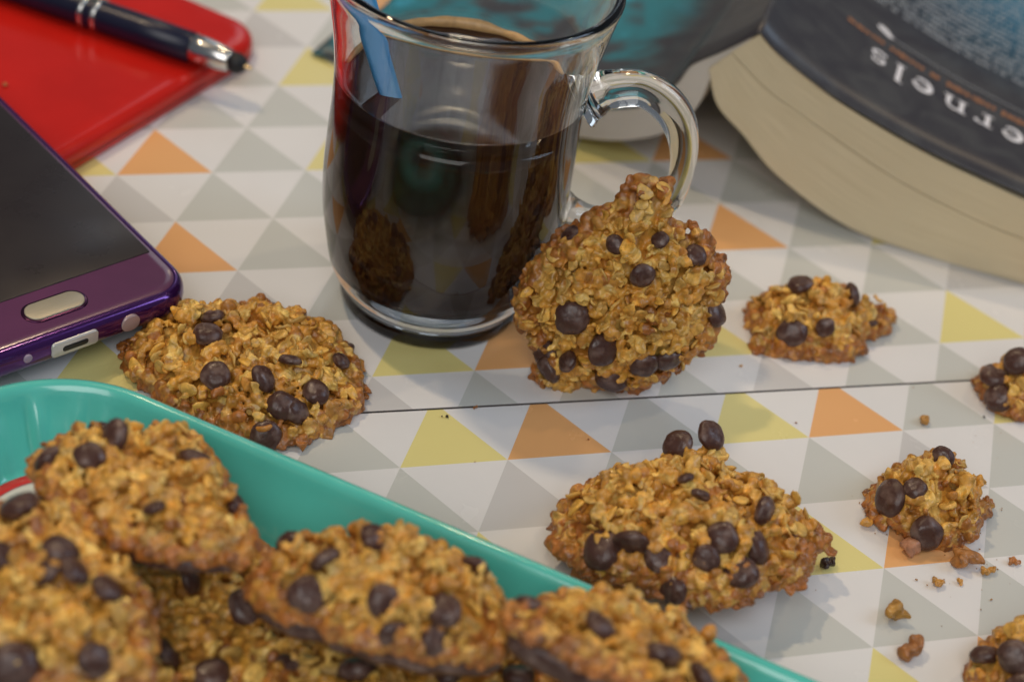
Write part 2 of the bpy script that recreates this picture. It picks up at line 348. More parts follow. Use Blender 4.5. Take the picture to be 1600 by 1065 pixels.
def onR(s, v, lift=0.0):     # point on the right cover (relative to the book's origin)
    return be*(s+0.0767)+bn*v+Vector((0, 0, zR(s)+lift))
prof = []   # (pos2d xyz at front edge, direction, u)
for p in ls[::-1]: prof.append((bL*p.x+Vector((0, 0, p.y)), (bnL*(p.x/0.03)+bn*(1-p.x/0.03)).normalized() if p.x < 0.03 else bnL, -p.x))
for p in rs[1:]: prof.append((be*(p.x+0.0767)+Vector((0, 0, p.y)), bn, p.x+0.0767))
NV = 14; V = []; F = []; UV = []
for k, (p, d, u) in enumerate(prof):
    for j in range(NV):
        v = LEN*j/(NV-1); V.append(p+d*v); UV.append((u, v))
for k in range(len(prof)-1):
    for j in range(NV-1): F.append((k*NV+j, (k+1)*NV+j, (k+1)*NV+j+1, k*NV+j+1))
me = mesh('cover', V, F); uvl = me.uv_layers.new(name='print')
for l in me.loops: uvl.data[l.index].uv = UV[l.vertex_index]
cm = bpy.data.materials.new('cover_print'); cm.use_nodes = True; nt = cm.node_tree; pb_ = nt.nodes['Principled BSDF']; pb_.inputs['Roughness'].default_value = 0.38
uvn = nt.nodes.new('ShaderNodeUVMap'); uvn.uv_map = 'print'
sep = nt.nodes.new('ShaderNodeSeparateXYZ'); nt.links.new(uvn.outputs[0], sep.inputs[0])
def mr(src, a, b, c=0.0, d=1.0):
    r = nt.nodes.new('ShaderNodeMapRange'); r.interpolation_type = 'SMOOTHSTEP'
    r.inputs[1].default_value = a; r.inputs[2].default_value = b; r.inputs[3].default_value = c; r.inputs[4].default_value = d
    nt.links.new(src, r.inputs[0]); return r.outputs[0]
def mth(op, a, b):
    m = nt.nodes.new('ShaderNodeMath'); m.operation = op
    for i, q in enumerate((a, b)):
        if isinstance(q, (int, float)): m.inputs[i].default_value = q
        else: nt.links.new(q, m.inputs[i])
    return m.outputs[0]
def mixc(f, a, b):
    m = nt.nodes.new('ShaderNodeMix'); m.data_type = 'RGBA'; nt.links.new(f, m.inputs[0])
    for i, q in ((6, a), (7, b)):
        if isinstance(q, tuple): m.inputs[i].default_value = (*q, 1)
        else: nt.links.new(q, m.inputs[i])
    return m.outputs[2]
def cnoise(scale, detail, off):
    mp = nt.nodes.new('ShaderNodeMapping'); mp.inputs['Location'].default_value = off; nt.links.new(uvn.outputs[0], mp.inputs[0])
    t = nt.nodes.new('ShaderNodeTexNoise'); t.inputs['Scale'].default_value = scale; t.inputs['Detail'].default_value = detail; t.inputs['Distortion'].default_value = 1.0
    nt.links.new(mp.outputs[0], t.inputs[0]); return t.outputs[0]
n1 = cnoise(26, 4, (0.3, 0.1, 0)); n2 = cnoise(60, 5, (0.7, 0.4, 0))
dark = mixc(mr(n2, 0.35, 0.7), (0.040, 0.037, 0.043), (0.065, 0.064, 0.066))
# picture on the left half: teal swirls
left = mr(sep.outputs[0], -0.035, -0.060)
sw = mth('MULTIPLY', mr(mth('ADD', n1, mth('MULTIPLY', n2, 0.3)), 0.52, 0.68), left)
c1 = mixc(sw, dark, (0.02, 0.20, 0.25))
c2 = mixc(mth('MULTIPLY', mr(n1, 0.56, 0.68), left), c1, (0.04, 0.36, 0.52))
right = mth('MULTIPLY', mr(sep.outputs[0], 0.02, 0.10), mr(mth('ADD', sep.outputs[1], mth('MULTIPLY', n2, 0.03)), 0.075, 0.165))
c3 = mixc(right, c2, (0.012, 0.16, 0.27))
nt.links.new(c3, pb_.inputs['Base Color'])
co = link('cover', me, cm, book)
sm = co.modifiers.new('thick', 'SOLIDIFY'); sm.thickness = 0.0006; sm.offset = 0.0
nzsum = sum(p.normal.z for p in me.polygons)
if nzsum < 0: me.flip_normals()
# page blocks: curved prisms following the cover, recessed 1.2 mm from its edge
pm = bpy.data.materials.new('page_edges'); pm.use_nodes = True; nt = pm.node_tree; pp = nt.nodes['Principled BSDF']; pp.inputs['Roughness'].default_value = 0.8
uvn = nt.nodes.new('ShaderNodeUVMap'); uvn.uv_map = 'leaf'
mp = nt.nodes.new('ShaderNodeMapping'); mp.inputs['Scale'].default_value = (5, 150, 1); nt.links.new(uvn.outputs[0], mp.inputs[0])
tn = nt.nodes.new('ShaderNodeTexNoise'); tn.inputs['Scale'].default_value = 1.0; tn.inputs['Detail'].default_value = 3; nt.links.new(mp.outputs[0], tn.inputs[0])
c = mixc(mr(tn.outputs[0], 0.3, 0.7), (0.62, 0.52, 0.33), (0.78, 0.68, 0.47)); nt.links.new(c, pp.inputs['Base Color'])
bp = nt.nodes.new('ShaderNodeBump'); bp.inputs['Strength'].default_value = 0.4; bp.inputs['Distance'].default_value = 0.0004; nt.links.new(tn.outputs[0], bp.inputs['Height']); nt.links.new(bp.outputs[0], pp.inputs['Normal'])
def block(name, top, bot, u, d, front, m=48, th=10):
    T = spline([(s, z, 0) for s, z in top], m); B = spline([(s, z, 0) for s, z in bot], m)
    V = []; F = []; UV = []
    for r in range(2):
        for k in range(m):
            for j in range(th+1):
                q = T[k].lerp(B[k], j/th); V.append(u*q.x+Vector((0, 0, q.y))+d*(front if r == 0 else LEN-0.004)); UV.append((k/(m-1), j/th))
    o2 = m*(th+1); g = lambda r, k, j: r*o2+k*(th+1)+j
    for k in range(m-1):
        for j in range(th):
            F.append((g(0, k, j), g(0, k+1, j), g(0, k+1, j+1), g(0, k, j+1)))
        F.append((g(0, k, 0), g(1, k, 0), g(1, k+1, 0), g(0, k+1, 0))); F.append((g(0, k, th), g(0, k+1, th), g(1, k+1, th), g(1, k, th)))
    for j in range(th):
        F.append((g(0, 0, j), g(0, 0, j+1), g(1, 0, j+1), g(1, 0, j))); F.append((g(0, m-1, j), g(1, m-1, j), g(1, m-1, j+1), g(0, m-1, j+1)))
    me = fixn(mesh(name, V, F)); ul = me.uv_layers.new(name='leaf')
    for l in me.loops: ul.data[l.index].uv = UV[l.vertex_index]
    return link(name, me, pm, book, smooth=False)
A0 = 0.0767
topR = [(-0.0762, 0.0664), (-0.0694, 0.0609), (-0.0560, 0.0540), (-0.0424, 0.0482), (-0.0147, 0.0396), (0.0100, 0.0344), (0.0300, 0.0310), (0.0490, 0.0285)]
midR = [(-0.0845, 0.0565), (-0.0700, 0.0468), (-0.0590, 0.0420), (-0.0439, 0.0358), (-0.0180, 0.0262), (0.0080, 0.0200), (0.0290, 0.0172), (0.0490, 0.0160)]
botR = [(-0.0905, 0.0483), (-0.0850, 0.0360), (-0.0740, 0.0275), (-0.0580, 0.0150), (-0.0300, 0.0030), (0.0000, 0.0002), (0.0280, 0.0002), (0.0490, 0.0002)]
sh = lambda P, dz=0: [(s+A0, z+dz) for s, z in P]
block('page_block', sh(topR), sh(midR, 0.0001), be, bn, 0.0012)
block('page_block', sh(midR, -0.0002), sh(botR), be, bn, 0.0009)
topL = [(0.0012, 0.0655), (0.0110, 0.0555), (0.0205, 0.0465), (0.0240, 0.0382), (0.0323, 0.0266), (0.0506, 0.0182), (0.085, 0.0107), (0.115, 0.0062)]
botL = [(0.0105, 0.0500), (0.0130, 0.0440), (0.0150, 0.0330), (0.0200, 0.0230), (0.0300, 0.0140), (0.0480, 0.0062), (0.080, 0.0014), (0.115, 0.0006)]
white_p = mat('leaf_white', (0.60, 0.56, 0.50), 0.75)
lb = block('page_block', topL, botL, bL, bnL, 0.0010)
lb.data.materials.clear(); lb.data.materials.append(white_p)
# print on the right cover: title fragment, rule, author line, blurb
def stroke(pts, wd, V, F, to3, lift):
    P = [Vector((a, b, 0)) for a, b in pts]; base = len(V)
    for i, p in enumerate(P):
        t = (P[min(i+1, len(P)-1)]-P[max(i-1, 0)]).normalized(); n = Vector((-t.y, t.x, 0)); ww = wd[i] if isinstance(wd, list) else wd
        V.append(to3(p+n*ww/2, lift)); V.append(to3(p-n*ww/2, lift))
    for i in range(len(P)-1): F.append((base+2*i, base+2*i+1, base+2*i+3, base+2*i+2))
def arc(cx, cy, rx, ry, a0, a1, n=18): return [(cx+rx*math.cos(math.radians(lerp(a0, a1, k/(n-1)))), cy+ry*math.sin(math.radians(lerp(a0, a1, k/(n-1))))) for k in range(n)]
def seg(x0, y0, x1, y1, n=5): return [(lerp(x0, x1, k/(n-1)), lerp(y0, y1, k/(n-1))) for k in range(n)]
def glyph(ch):   # unit: x height 1
    if ch == 'e': return [(arc(0.45, 0.5, 0.38, 0.44, 5, 320, 26), [0.10]+[0.12+0.13*math.sin(math.pi*k/25) for k in range(1, 25)]+[0.06]), (seg(0.10, 0.53, 0.84, 0.53), 0.09)]
    if ch == 'r': return [(seg(0.25, 0.04, 0.25, 0.97), 0.20), (seg(0.02, 0.04, 0.52, 0.04), 0.08), (seg(0.02, 0.95, 0.25, 0.95), 0.08), (arc(0.60, 0.62, 0.33, 0.32, 170, 55, 10), 0.11), (arc(0.74, 0.82, 0.05, 0.05, 0, 350, 10), 0.12)]
    if ch == 'n': return [(seg(0.22, 0.04, 0.22, 0.97), 0.20), (seg(0.0, 0.04, 0.44, 0.04), 0.08), (seg(0.0, 0.95, 0.22, 0.95), 0.08), (arc(0.53, 0.60, 0.31, 0.34, 170, 0, 14), 0.14), (seg(0.82, 0.04, 0.82, 0.62), 0.20), (seg(0.60, 0.04, 1.04, 0.04), 0.08)]
    if ch == 'l': return [(seg(0.22, 0.04, 0.22, 1.48), 0.21), (seg(0.0, 0.04, 0.44, 0.04), 0.08), (seg(0.0, 1.46, 0.22, 1.46), 0.09)]
    if ch == 's': return [(arc(0.38, 0.72, 0.26, 0.23, 35, 270, 14), [0.08]+[0.15]*12+[0.17]), (arc(0.38, 0.27, 0.28, 0.23, 90, -150, 14), [0.17]+[0.15]*12+[0.08]), (seg(0.62, 0.72, 0.62, 0.98), 0.08), (seg(0.11, 0.02, 0.11, 0.28), 0.08)]
TS = 0.0086
def title_map(x, y):   # letters read from right to left as seen: the cover is upside down
    s = 0.0157+0.0040-x; v = 0.0380-0.125*(s-0.002)+0.0043-y; return s, v
def place(base_x):
    def f(p, lift): s, v = title_map(base_x+p.x*TS, p.y*TS); return onR(s, v, 0.0005+lift)
    return f
ink = mat('white_ink', (0.78, 0.76, 0.78), 0.5); grey_ink = mat('grey_ink', (0.30, 0.31, 0.32), 0.5); orange_ink = mat('orange_ink', (0.34, 0.15, 0.07), 0.5)
for ch, x0 in zip('ernels', (0.0, 0.0112, 0.0215, 0.0350, 0.0460, 0.0530)):
    V = []; F = []
    for q, (pts, wd) in enumerate(glyph(ch)): stroke(pts, wd, V, F, place(x0), 0.00004*q)
    link('letter', mesh('letter', V, F), ink, co, smooth=False)
V = []; F = []
line = lambda p, lift: onR(p.x, p.y, 0.0005+lift)
stroke(seg(-0.0345, 0.0618, 0.050, 0.0512, 30), 0.0006, V, F, line, 0); link('rule', mesh('rule', V, F), grey_ink, co, smooth=False)
V = []; F = []
stroke([(-0.0400, 0.0655), (-0.0385, 0.0650), (-0.0365, 0.0636), (-0.0350, 0.0622), (-0.0335, 0.0616)], [0.0018, 0.0034, 0.0032, 0.0026, 0.0014], V, F, line, 0); link('ornament', mesh('ornament', V, F), ink, co, smooth=False)
V = []; F = []; s = -0.0505; k = 0
while s < 0.045:      # unreadable small author line
    k += 1
    if k in (9, 17, 20, 31, 38): s += 0.0024; continue
    v = 0.0562-0.128*(s+0.0505); hgt = RNG.choice((0.0022, 0.0026, 0.0034))
    stroke([(s, v-hgt/2), (s+RNG.uniform(-0.0004, 0.0004), v), (s, v+hgt/2)], RNG.uniform(0.0012, 0.0017), V, F, line, 0); s += 0.00195
oo = link('author_line', mesh('author_line', V, F), orange_ink, co, smooth=False); oo['kind'] = 'stuff'
V = []; F = []
for row in range(20):  # unreadable blurb
    v0 = 0.0845+row*0.0043; s = -0.0455+RNG.uniform(0, 0.001)
    while s < 0.046:
        if RNG.random() < 0.16: s += 0.0014; continue
        v = v0-0.125*(s+0.0455)
        if v < 0.178: stroke([(s, v-0.0010), (s+RNG.uniform(-0.0002, 0.0002), v), (s, v+RNG.choice((0.0007, 0.0011, 0.0015)))], 0.00055, V, F, line, 0)
        s += 0.00105
oo = link('blurb', mesh('blurb', V, F), mat('blurb_ink', (0.42, 0.45, 0.48), 0.5), co, smooth=False); oo['kind'] = 'stuff'

COOKIES = {
 'left': dict(o=(-0.1963, 0.0435, 0.0), x=(0.9648, -0.2631, 0.0), z=(0.0, 0.0, 1.0), H=0.017,
  ol=[[-36.4,4.9],[-35.0,13.2],[-29.3,19.8],[-20.4,24.4],[-9.2,27.1],[-2.8,30.7],[-0.3,34.9],[3.0,31.2],[12.3,26.4],[22.4,22.7],[29.9,14.5],[33.8,0.5],[34.6,-9.7],[29.6,-18.1],[22.7,-23.5],[17.7,-28.6],[10.9,-32.2],[3.5,-31.0],[-7.8,-27.6],[-15.4,-24.5],[-24.2,-19.9],[-26.9,-14.1],[-33.5,-7.7]],
  ch=[[-12.7,-0.7,1.0,0,16.1],[-8.3,-16.6,1.0,0,13.1],[5.8,-16.9,1.0,0,14.6],[11.2,-23.3,1.05,0,10.8],[15.8,-22.8,1.0,0,9.0],[20.5,-15.6,1.0,0,10.9],[7.8,-30.5,1.0,0,4.2],[27.0,14.8,0.8,0,4.1],[12.2,-8.2,0.75,0,15.6],[2.6,30.3,0.8,0,4.1],[-12.8,7.9,0.8,0,15.6],[26.8,0.3,0.7,0,10.2]]),
 'front': dict(o=(-0.0911, -0.0471, 0.0075), x=(0.9593, -0.2781, 0.0482), z=(0.0, 0.1709, 0.9853), H=0.023,
  ol=[[-37.0,-0.8],[-34.5,10.5],[-30.0,16.2],[-21.8,21.8],[-10.8,24.3],[-1.6,26.5],[7.7,28.5],[15.0,27.0],[22.2,25.0],[27.9,17.4],[31.7,10.5],[36.8,7.6],[41.1,1.0],[36.4,-4.4],[34.3,-7.4],[29.1,-15.6],[20.1,-20.1],[10.9,-27.7],[0.7,-29.5],[-7.7,-28.1],[-14.3,-23.6],[-22.7,-21.5],[-31.1,-17.2],[-36.3,-10.0]],
  ch=[[-25.0,-17.9,1.2,0,8.4],[-16.7,-18.5,1.1,0,12.3],[-3.0,19.6,0.92,1,20.0],[6.8,25.1,0.95,1,20.5],[0.5,-8.3,0.6,0,22.3],[18.8,-7.7,1.0,0,18.6],[6.2,-19.6,1.0,0,16.6],[16.9,-16.7,1.1,0,12.3],[12.0,-23.8,1.05,0,9.0],[-6.2,-27.6,1.0,0,4.1],[-10.0,-22.4,0.9,0,10.6],[2.1,-24.2,0.9,0,12.6],[-3.0,-1.8,0.6,0,22.9],[-16.6,22.5,0.6,0,5.5]]),
 'stand': dict(o=(-0.0865, 0.0372, 0.0295), x=(0.9539, -0.2637, 0.1436), z=(-0.2922, -0.9253, 0.2419), H=0.016,
  ol=[[-31.9,0.1],[-29.1,8.3],[-22.5,15.4],[-16.0,20.5],[-11.4,26.5],[-3.9,29.4],[-1.2,32.0],[-0.8,37.3],[6.1,38.1],[13.0,37.3],[13.5,32.4],[12.4,27.5],[15.9,23.5],[21.5,23.5],[26.4,19.5],[27.6,13.5],[31.0,12.5],[31.4,4.3],[29.4,-6.0],[26.9,-14.4],[19.4,-21.8],[15.7,-25.0],[6.1,-29.8],[-3.6,-30.4],[-13.4,-29.8],[-19.2,-32.6],[-25.1,-30.5],[-26.1,-25.1],[-24.2,-18.7],[-28.1,-12.4],[-31.9,-6.1]],
  ch=[[-15.3,-2.0,1.15,0,14.2],[-5.4,-12.1,1.15,0,14.8],[5.4,11.5,0.8,0,14.6],[-3.1,20.6,0.7,0,11.3],[21.5,16.3,0.8,0,8.8],[28.7,-4.5,1.0,0,3.9],[-23.6,-17.3,1.0,0,4.0],[-22.3,-21.9,1.0,0,7.9],[6.7,-18.2,1.0,0,12.3],[14.1,-17.8,1.0,0,9.9],[-3.3,-25.0,1.0,0,8.9],[10.6,21.0,0.6,0,9.5],[-15.3,20.0,0.8,0,3.3],[-16.6,-16.8,0.7,0,12.3]]),
 'piecea': dict(o=(-0.0099, 0.0503, 0.0), x=(0.9648, -0.2631, 0.0), z=(0.0, 0.0, 1.0), H=0.018,
  ol=[[-21.4,-0.9],[-19.6,5.9],[-12.7,13.3],[-6.0,15.7],[4.0,16.6],[10.4,13.9],[16.9,13.0],[22.4,12.7],[28.6,8.1],[23.9,5.1],[20.1,-0.8],[14.3,-4.4],[14.9,-10.6],[10.3,-14.6],[1.6,-17.4],[-4.7,-15.9],[-12.2,-16.7],[-19.5,-14.4],[-21.3,-8.5]],
  ch=[[-7.7,3.4,1.0,0,16.5],[10.0,1.1,1.0,0,16.4],[-10.2,-14.1,1.05,0,8.9],[18.1,-1.0,0.6,0,6.3],[-0.2,-13.0,0.7,0,11.6]]),
 'pieceb': dict(o=(-0.0095, -0.036, 0.0), x=(0.9648, -0.2631, 0.0), z=(0.0, 0.0, 1.0), H=0.019,
  ol=[[-13.7,4.9],[-10.8,11.3],[-5.7,13.0],[0.6,16.4],[5.5,16.1],[10.6,17.4],[11.7,13.2],[10.5,7.7],[18.1,4.6],[16.5,0.2],[14.2,-3.3],[12.4,-10.7],[7.3,-13.5],[-0.7,-16.7],[-6.5,-16.5],[-7.9,-11.7],[-14.5,-9.7],[-17.7,-6.1],[-17.0,0.2]],
  ch=[[-14.7,-5.5,1.2,0,9.6],[-3.6,-15.8,1.1,0,5.8],[1.1,3.6,0.8,0,18.6],[-5.9,12.4,0.8,0,4.6],[-8.2,-6.2,0.8,0,15.0]]),
 'piecec': dict(o=(0.0461, 0.011, 0.0), x=(0.9648, -0.2631, 0.0), z=(0.0, 0.0, 1.0), H=0.017,
  ol=[[-13.3,1.5],[-10.0,6.6],[-0.9,10.5],[10.0,10.2],[13.3,1.8],[7.9,-8.0],[-1.1,-12.1],[-9.3,-8.8],[-12.0,-3.8]],
  ch=[[-5.1,-0.8,1.0,0,15.8],[-10.7,-0.9,1.0,0,9.1],[-9.3,-7.4,1.0,0,4.8]]),
 'cornerc': dict(o=(-0.0087, -0.1031, -0.0), x=(0.9648, -0.2631, 0.0), z=(0.0, 0.0, 1.0), H=0.02,
  ol=[[-19.0,-0.4],[-17.0,5.2],[-10.9,11.5],[-3.1,16.2],[11.5,16.4],[19.3,8.2],[17.1,-6.2],[3.3,-16.5],[-10.7,-16.5],[-18.6,-9.0]],
  ch=[[-11.6,-5.4,1.1,0,15.8],[-16.3,1.4,0.9,0,8.9],[-2.7,-2.3,1.0,0,19.8],[-9.2,-13.0,1.0,0,11.2]]),
 'traya': dict(o=(-0.2361, -0.0343, 0.0282), x=(0.958, -0.2859, -0.0207), z=(0.0606, 0.1313, 0.9895), H=0.014,
  ol=[[-29.7,5.8],[-27.6,14.0],[-23.0,19.2],[-15.6,23.0],[-6.2,25.5],[3.7,26.3],[10.9,22.8],[16.3,13.8],[21.2,2.5],[25.6,-6.1],[29.2,-13.3],[27.7,-21.5],[21.2,-24.6],[13.6,-25.2],[7.6,-25.7],[-0.4,-23.5],[-8.9,-18.8],[-16.1,-13.7],[-21.9,-8.1],[-27.4,-1.0]],
  ch=[[-14.9,22.1,1.0,0,3.4],[-10.0,7.0,1.0,0,13.0],[-24.9,2.0,1.1,0,6.7],[-14.2,-1.7,0.9,0,11.8],[11.3,4.1,0.9,0,11.7],[23.5,-3.0,0.9,0,3.4],[4.1,-17.2,0.6,0,10.3]]),
 'trayc': dict(o=(-0.1829, -0.075, 0.0254), x=(0.9595, -0.2816, -0.0047), z=(0.0405, 0.1214, 0.9918), H=0.017,
  ol=[[-32.9,-4.4],[-32.0,3.9],[-29.0,10.8],[-23.3,15.8],[-15.6,18.7],[-7.8,20.3],[0.3,20.0],[10.1,19.2],[18.4,15.0],[25.0,9.9],[29.3,1.5],[30.6,-7.2],[29.0,-16.1],[21.5,-19.7],[14.0,-20.1],[3.3,-19.2],[-5.9,-17.7],[-15.4,-12.8],[-24.7,-11.6],[-29.5,-9.6]],
  ch=[[-25.1,13.1,1.0,0,4.1],[-19.0,-10.4,1.2,0,8.4],[-1.0,-13.8,1.0,0,11.6],[13.3,-14.4,1.0,0,11.8],[-16.5,-3.7,0.9,0,14.7],[-5.0,5.1,0.8,0,16.5],[19.7,4.9,0.8,0,11.6],[2.2,-17.9,0.9,0,5.4],[11.9,-18.6,0.9,0,5.9]]),
 'trayd': dict(o=(-0.1284, -0.1033, 0.0283), x=(0.8921, -0.4114, -0.1868), z=(0.3405, 0.3405, 0.8764), H=0.011,
  ol=[[-33.7,-13.4],[-29.0,1.3],[-20.5,16.7],[-11.6,25.5],[-2.6,27.2],[4.4,26.1],[15.3,27.9],[21.1,22.2],[26.6,15.8],[27.8,2.0],[23.4,-15.7],[10.8,-30.0],[-0.1,-26.9],[-9.6,-23.9],[-17.5,-19.3],[-25.6,-16.4]],
  ch=[[-28.2,-1.5,1.0,0,2.7],[-12.3,-10.6,1.0,0,9.0],[2.1,-15.9,1.0,0,9.2],[13.0,-17.9,1.0,0,7.5]]),
 'trayb': dict(o=(-0.2628, -0.0638, 0.0218), x=(0.9647, -0.2597, 0.043), z=(-0.0499, -0.02, 0.9986), H=0.018,
  ol=[[-24.3,19.1],[-20.6,30.2],[-13.5,33.6],[-4.1,32.9],[7.2,26.2],[14.0,17.2],[21.4,8.6],[25.6,-0.1],[27.1,-10.5],[25.7,-20.8],[16.8,-28.1],[3.2,-30.8],[-13.0,-27.3],[-21.5,-7.9]],
  ch=[[-9.7,21.8,1.0,0,13.6],[3.8,4.6,1.0,0,17.4],[1.6,-3.1,0.8,0,17.9],[16.1,-3.7,0.9,0,14.6],[8.6,-1.9,0.8,0,17.3],[-1.7,-25.1,1.2,0,10.0],[-8.6,0.6,0.9,0,17.2],[16.1,-21.7,0.9,0,9.9]]),
 'traye': dict(o=(-0.2227, -0.056, 0.0033), x=(0.9671, -0.2497, -0.049), z=(0.0299, -0.0797, 0.9964), H=0.009,
  ol=[[-33.6,14.9],[-23.7,23.9],[-7.9,28.8],[7.1,29.3],[17.9,21.6],[25.5,10.4],[31.4,-0.6],[33.2,-13.8],[22.3,-24.7],[4.3,-29.1],[-12.6,-27.9],[-25.9,-11.5]],
  ch=[[8.9,0.9,1.0,0,8.6],[2.8,-19.5,1.0,0,6.7],[-8.4,-14.9,0.9,0,7.4],[-5.5,7.9,0.9,0,8.7],[21.0,-14.2,0.9,0,6.0]]),
 'trayf': dict(o=(-0.1717, -0.0879, 0.0029), x=(0.9667, -0.2557, -0.0128), z=(0.0, -0.0499, 0.9988), H=0.011,
  ol=[[-43.9,1.1],[-34.0,11.6],[-13.6,17.2],[2.6,17.4],[19.0,16.7],[33.8,14.9],[43.6,8.6],[45.0,-0.4],[30.5,-9.2],[11.9,-18.3],[-12.7,-19.5],[-34.6,-13.6]],
  ch=[[-19.4,0.5,1.0,0,10.0],[2.4,1.6,0.9,0,10.9],[20.0,3.6,0.9,0,10.0]]),
}

# ---------------------------------------------------------------- cookies
oat_m = attr_mat('baked_oats', 0.45, 0.6, 900, coat=0.35)
def choc_mat():
    m = mat('dark_chocolate', (0.040, 0.020, 0.015), 0.34, bump=0.4, bscale=520, rvar=0.12, vscale=200); nt = m.node_tree
    tc = [n for n in nt.nodes if n.type == 'TEX_COORD'][0]; oi = nt.nodes.new('ShaderNodeObjectInfo')
    ad = nt.nodes.new('ShaderNodeVectorMath'); ad.operation = 'ADD'; nt.links.new(tc.outputs['Object'], ad.inputs[0]); nt.links.new(oi.outputs['Random'], ad.inputs[1])
    t = nt.nodes.new('ShaderNodeTexNoise'); t.inputs['Scale'].default_value = 260; t.inputs['Detail'].default_value = 6; nt.links.new(ad.outputs[0], t.inputs['Vector'])
    r = nt.nodes.new('ShaderNodeMapRange'); r.inputs[1].default_value = 0.48; r.inputs[2].default_value = 0.78; nt.links.new(t.outputs[0], r.inputs[0])
    x = nt.nodes.new('ShaderNodeMix'); x.data_type = 'RGBA'; x.inputs[6].default_value = (0.070, 0.031, 0.023, 1); x.inputs[7].default_value = (0.22, 0.145, 0.12, 1)
    nt.links.new(r.outputs[0], x.inputs[0]); nt.links.new(x.outputs[2], nt.nodes['Principled BSDF'].inputs['Base Color']); return m
choc = choc_mat()
NPR = np.random.default_rng(11)
# oat flake templates: irregular curled discs (flat shaded rim), unit radius
def flake_template(seed, n=14):
    rg = np.random.default_rng(seed); el = rg.uniform(0.62, 0.9); cv = rg.uniform(-0.3, 0.25); cv2 = rg.uniform(-0.3, 0.15); tk = rg.uniform(0.26, 0.38)
    q1, q2, q3 = rg.uniform(0, 6.28, 3); aa = np.arange(n)*2*math.pi/n; rad = 1+0.10*np.cos(2*aa+q1)+0.09*np.cos(3*aa+q2)+0.05*np.cos(5*aa+q3)+rg.normal(0, 0.03, n); V = []; F = []
    ph = rg.uniform(0, 6.28)
    def h(x, y): return cv*(x*x)*0.8+cv2*(y*y)-0.14*math.exp(-(y*y)/0.02)+0.10*math.sin(3*x+ph)*math.cos(2.6*y+ph)
    for zz, sc in ((-tk/2, 0.86), (0, 1.0), (tk/2, 0.84)):
        for i in range(n):
            a = 2*math.pi*i/n; x = math.cos(a)*rad[i]*sc; y = math.sin(a)*rad[i]*sc*el; V.append((x, y, zz+h(x, y)))
    V.append((0, 0, -tk/2+h(0, 0))); V.append((0, 0, tk/2+h(0, 0)))
    for k in range(2):
        for i in range(n):
            j = (i+1) % n; F.append((k*n+i, k*n+j, (k+1)*n+j, (k+1)*n+i))
    for i in range(n):
        j = (i+1) % n; F.append((3*n, j, i)); F.append((3*n+1, 2*n+i, 2*n+j))
    return np.array(V), F
TPL = [flake_template(s) for s in range(12)]
def lump_template(seed):
    rg = np.random.default_rng(seed+90); bm = bmesh.new(); bmesh.ops.create_icosphere(bm, subdivisions=2, radius=1.0)
    V = []
    for v in bm.verts:
        k = 1+0.28*noise.noise((v.co.x*1.4+seed*3.1, v.co.y*1.4, v.co.z*1.4)); V.append((v.co.x*k, v.co.y*k*0.8, v.co.z*k*0.62))
    F = [tuple(q.index for q in f.verts) for f in bm.faces]; bm.free(); return np.array(V), F
LUMP = [lump_template(s) for s in range(8)]
def drop_islands(me, least=400):
    nv = len(me.vertices); ne = len(me.edges); E = np.empty(ne*2, dtype=np.int64); me.edges.foreach_get('vertices', E); E = E.reshape(-1, 2); lab = np.arange(nv)
    while True:
        m = np.minimum(lab[E[:, 0]], lab[E[:, 1]]); new = lab.copy(); np.minimum.at(new, E[:, 0], m); np.minimum.at(new, E[:, 1], m); new = new[new]
        if (new == lab).all(): break
        lab = new
    cnt = np.bincount(lab, minlength=nv); bad = np.nonzero(cnt[lab] < least)[0]
    if len(bad):
        bm = bmesh.new(); bm.from_mesh(me); bm.verts.ensure_lookup_table(); bmesh.ops.delete(bm, geom=[bm.verts[int(i)] for i in bad], context='VERTS'); bm.to_mesh(me); bm.free()
    return me
def fset(me, col):
    a = me.color_attributes.new('col', 'FLOAT_COLOR', 'POINT'); c = np.ones((len(me.vertices), 4), dtype=np.float32); c[:, :3] = col; a.data.foreach_set('color', c.ravel())
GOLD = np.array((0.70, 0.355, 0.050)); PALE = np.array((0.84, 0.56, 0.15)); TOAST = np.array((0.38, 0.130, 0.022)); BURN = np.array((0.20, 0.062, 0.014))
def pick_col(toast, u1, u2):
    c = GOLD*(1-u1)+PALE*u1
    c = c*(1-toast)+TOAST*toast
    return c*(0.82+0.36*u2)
FL_ME = []
for s in range(8):
    V, F = TPL[s]; me = bpy.data.meshes.new('oat_flake'); me.from_pydata([tuple(v*0.0029) for v in V], [], F); me.update()
    fset(me, pick_col(0.15*(s % 3), (s*0.37) % 1, (s*0.61) % 1)); me.materials.append(oat_m)
    me.polygons.foreach_set('use_smooth', [True]*len(me.polygons)); FL_ME.append(me)
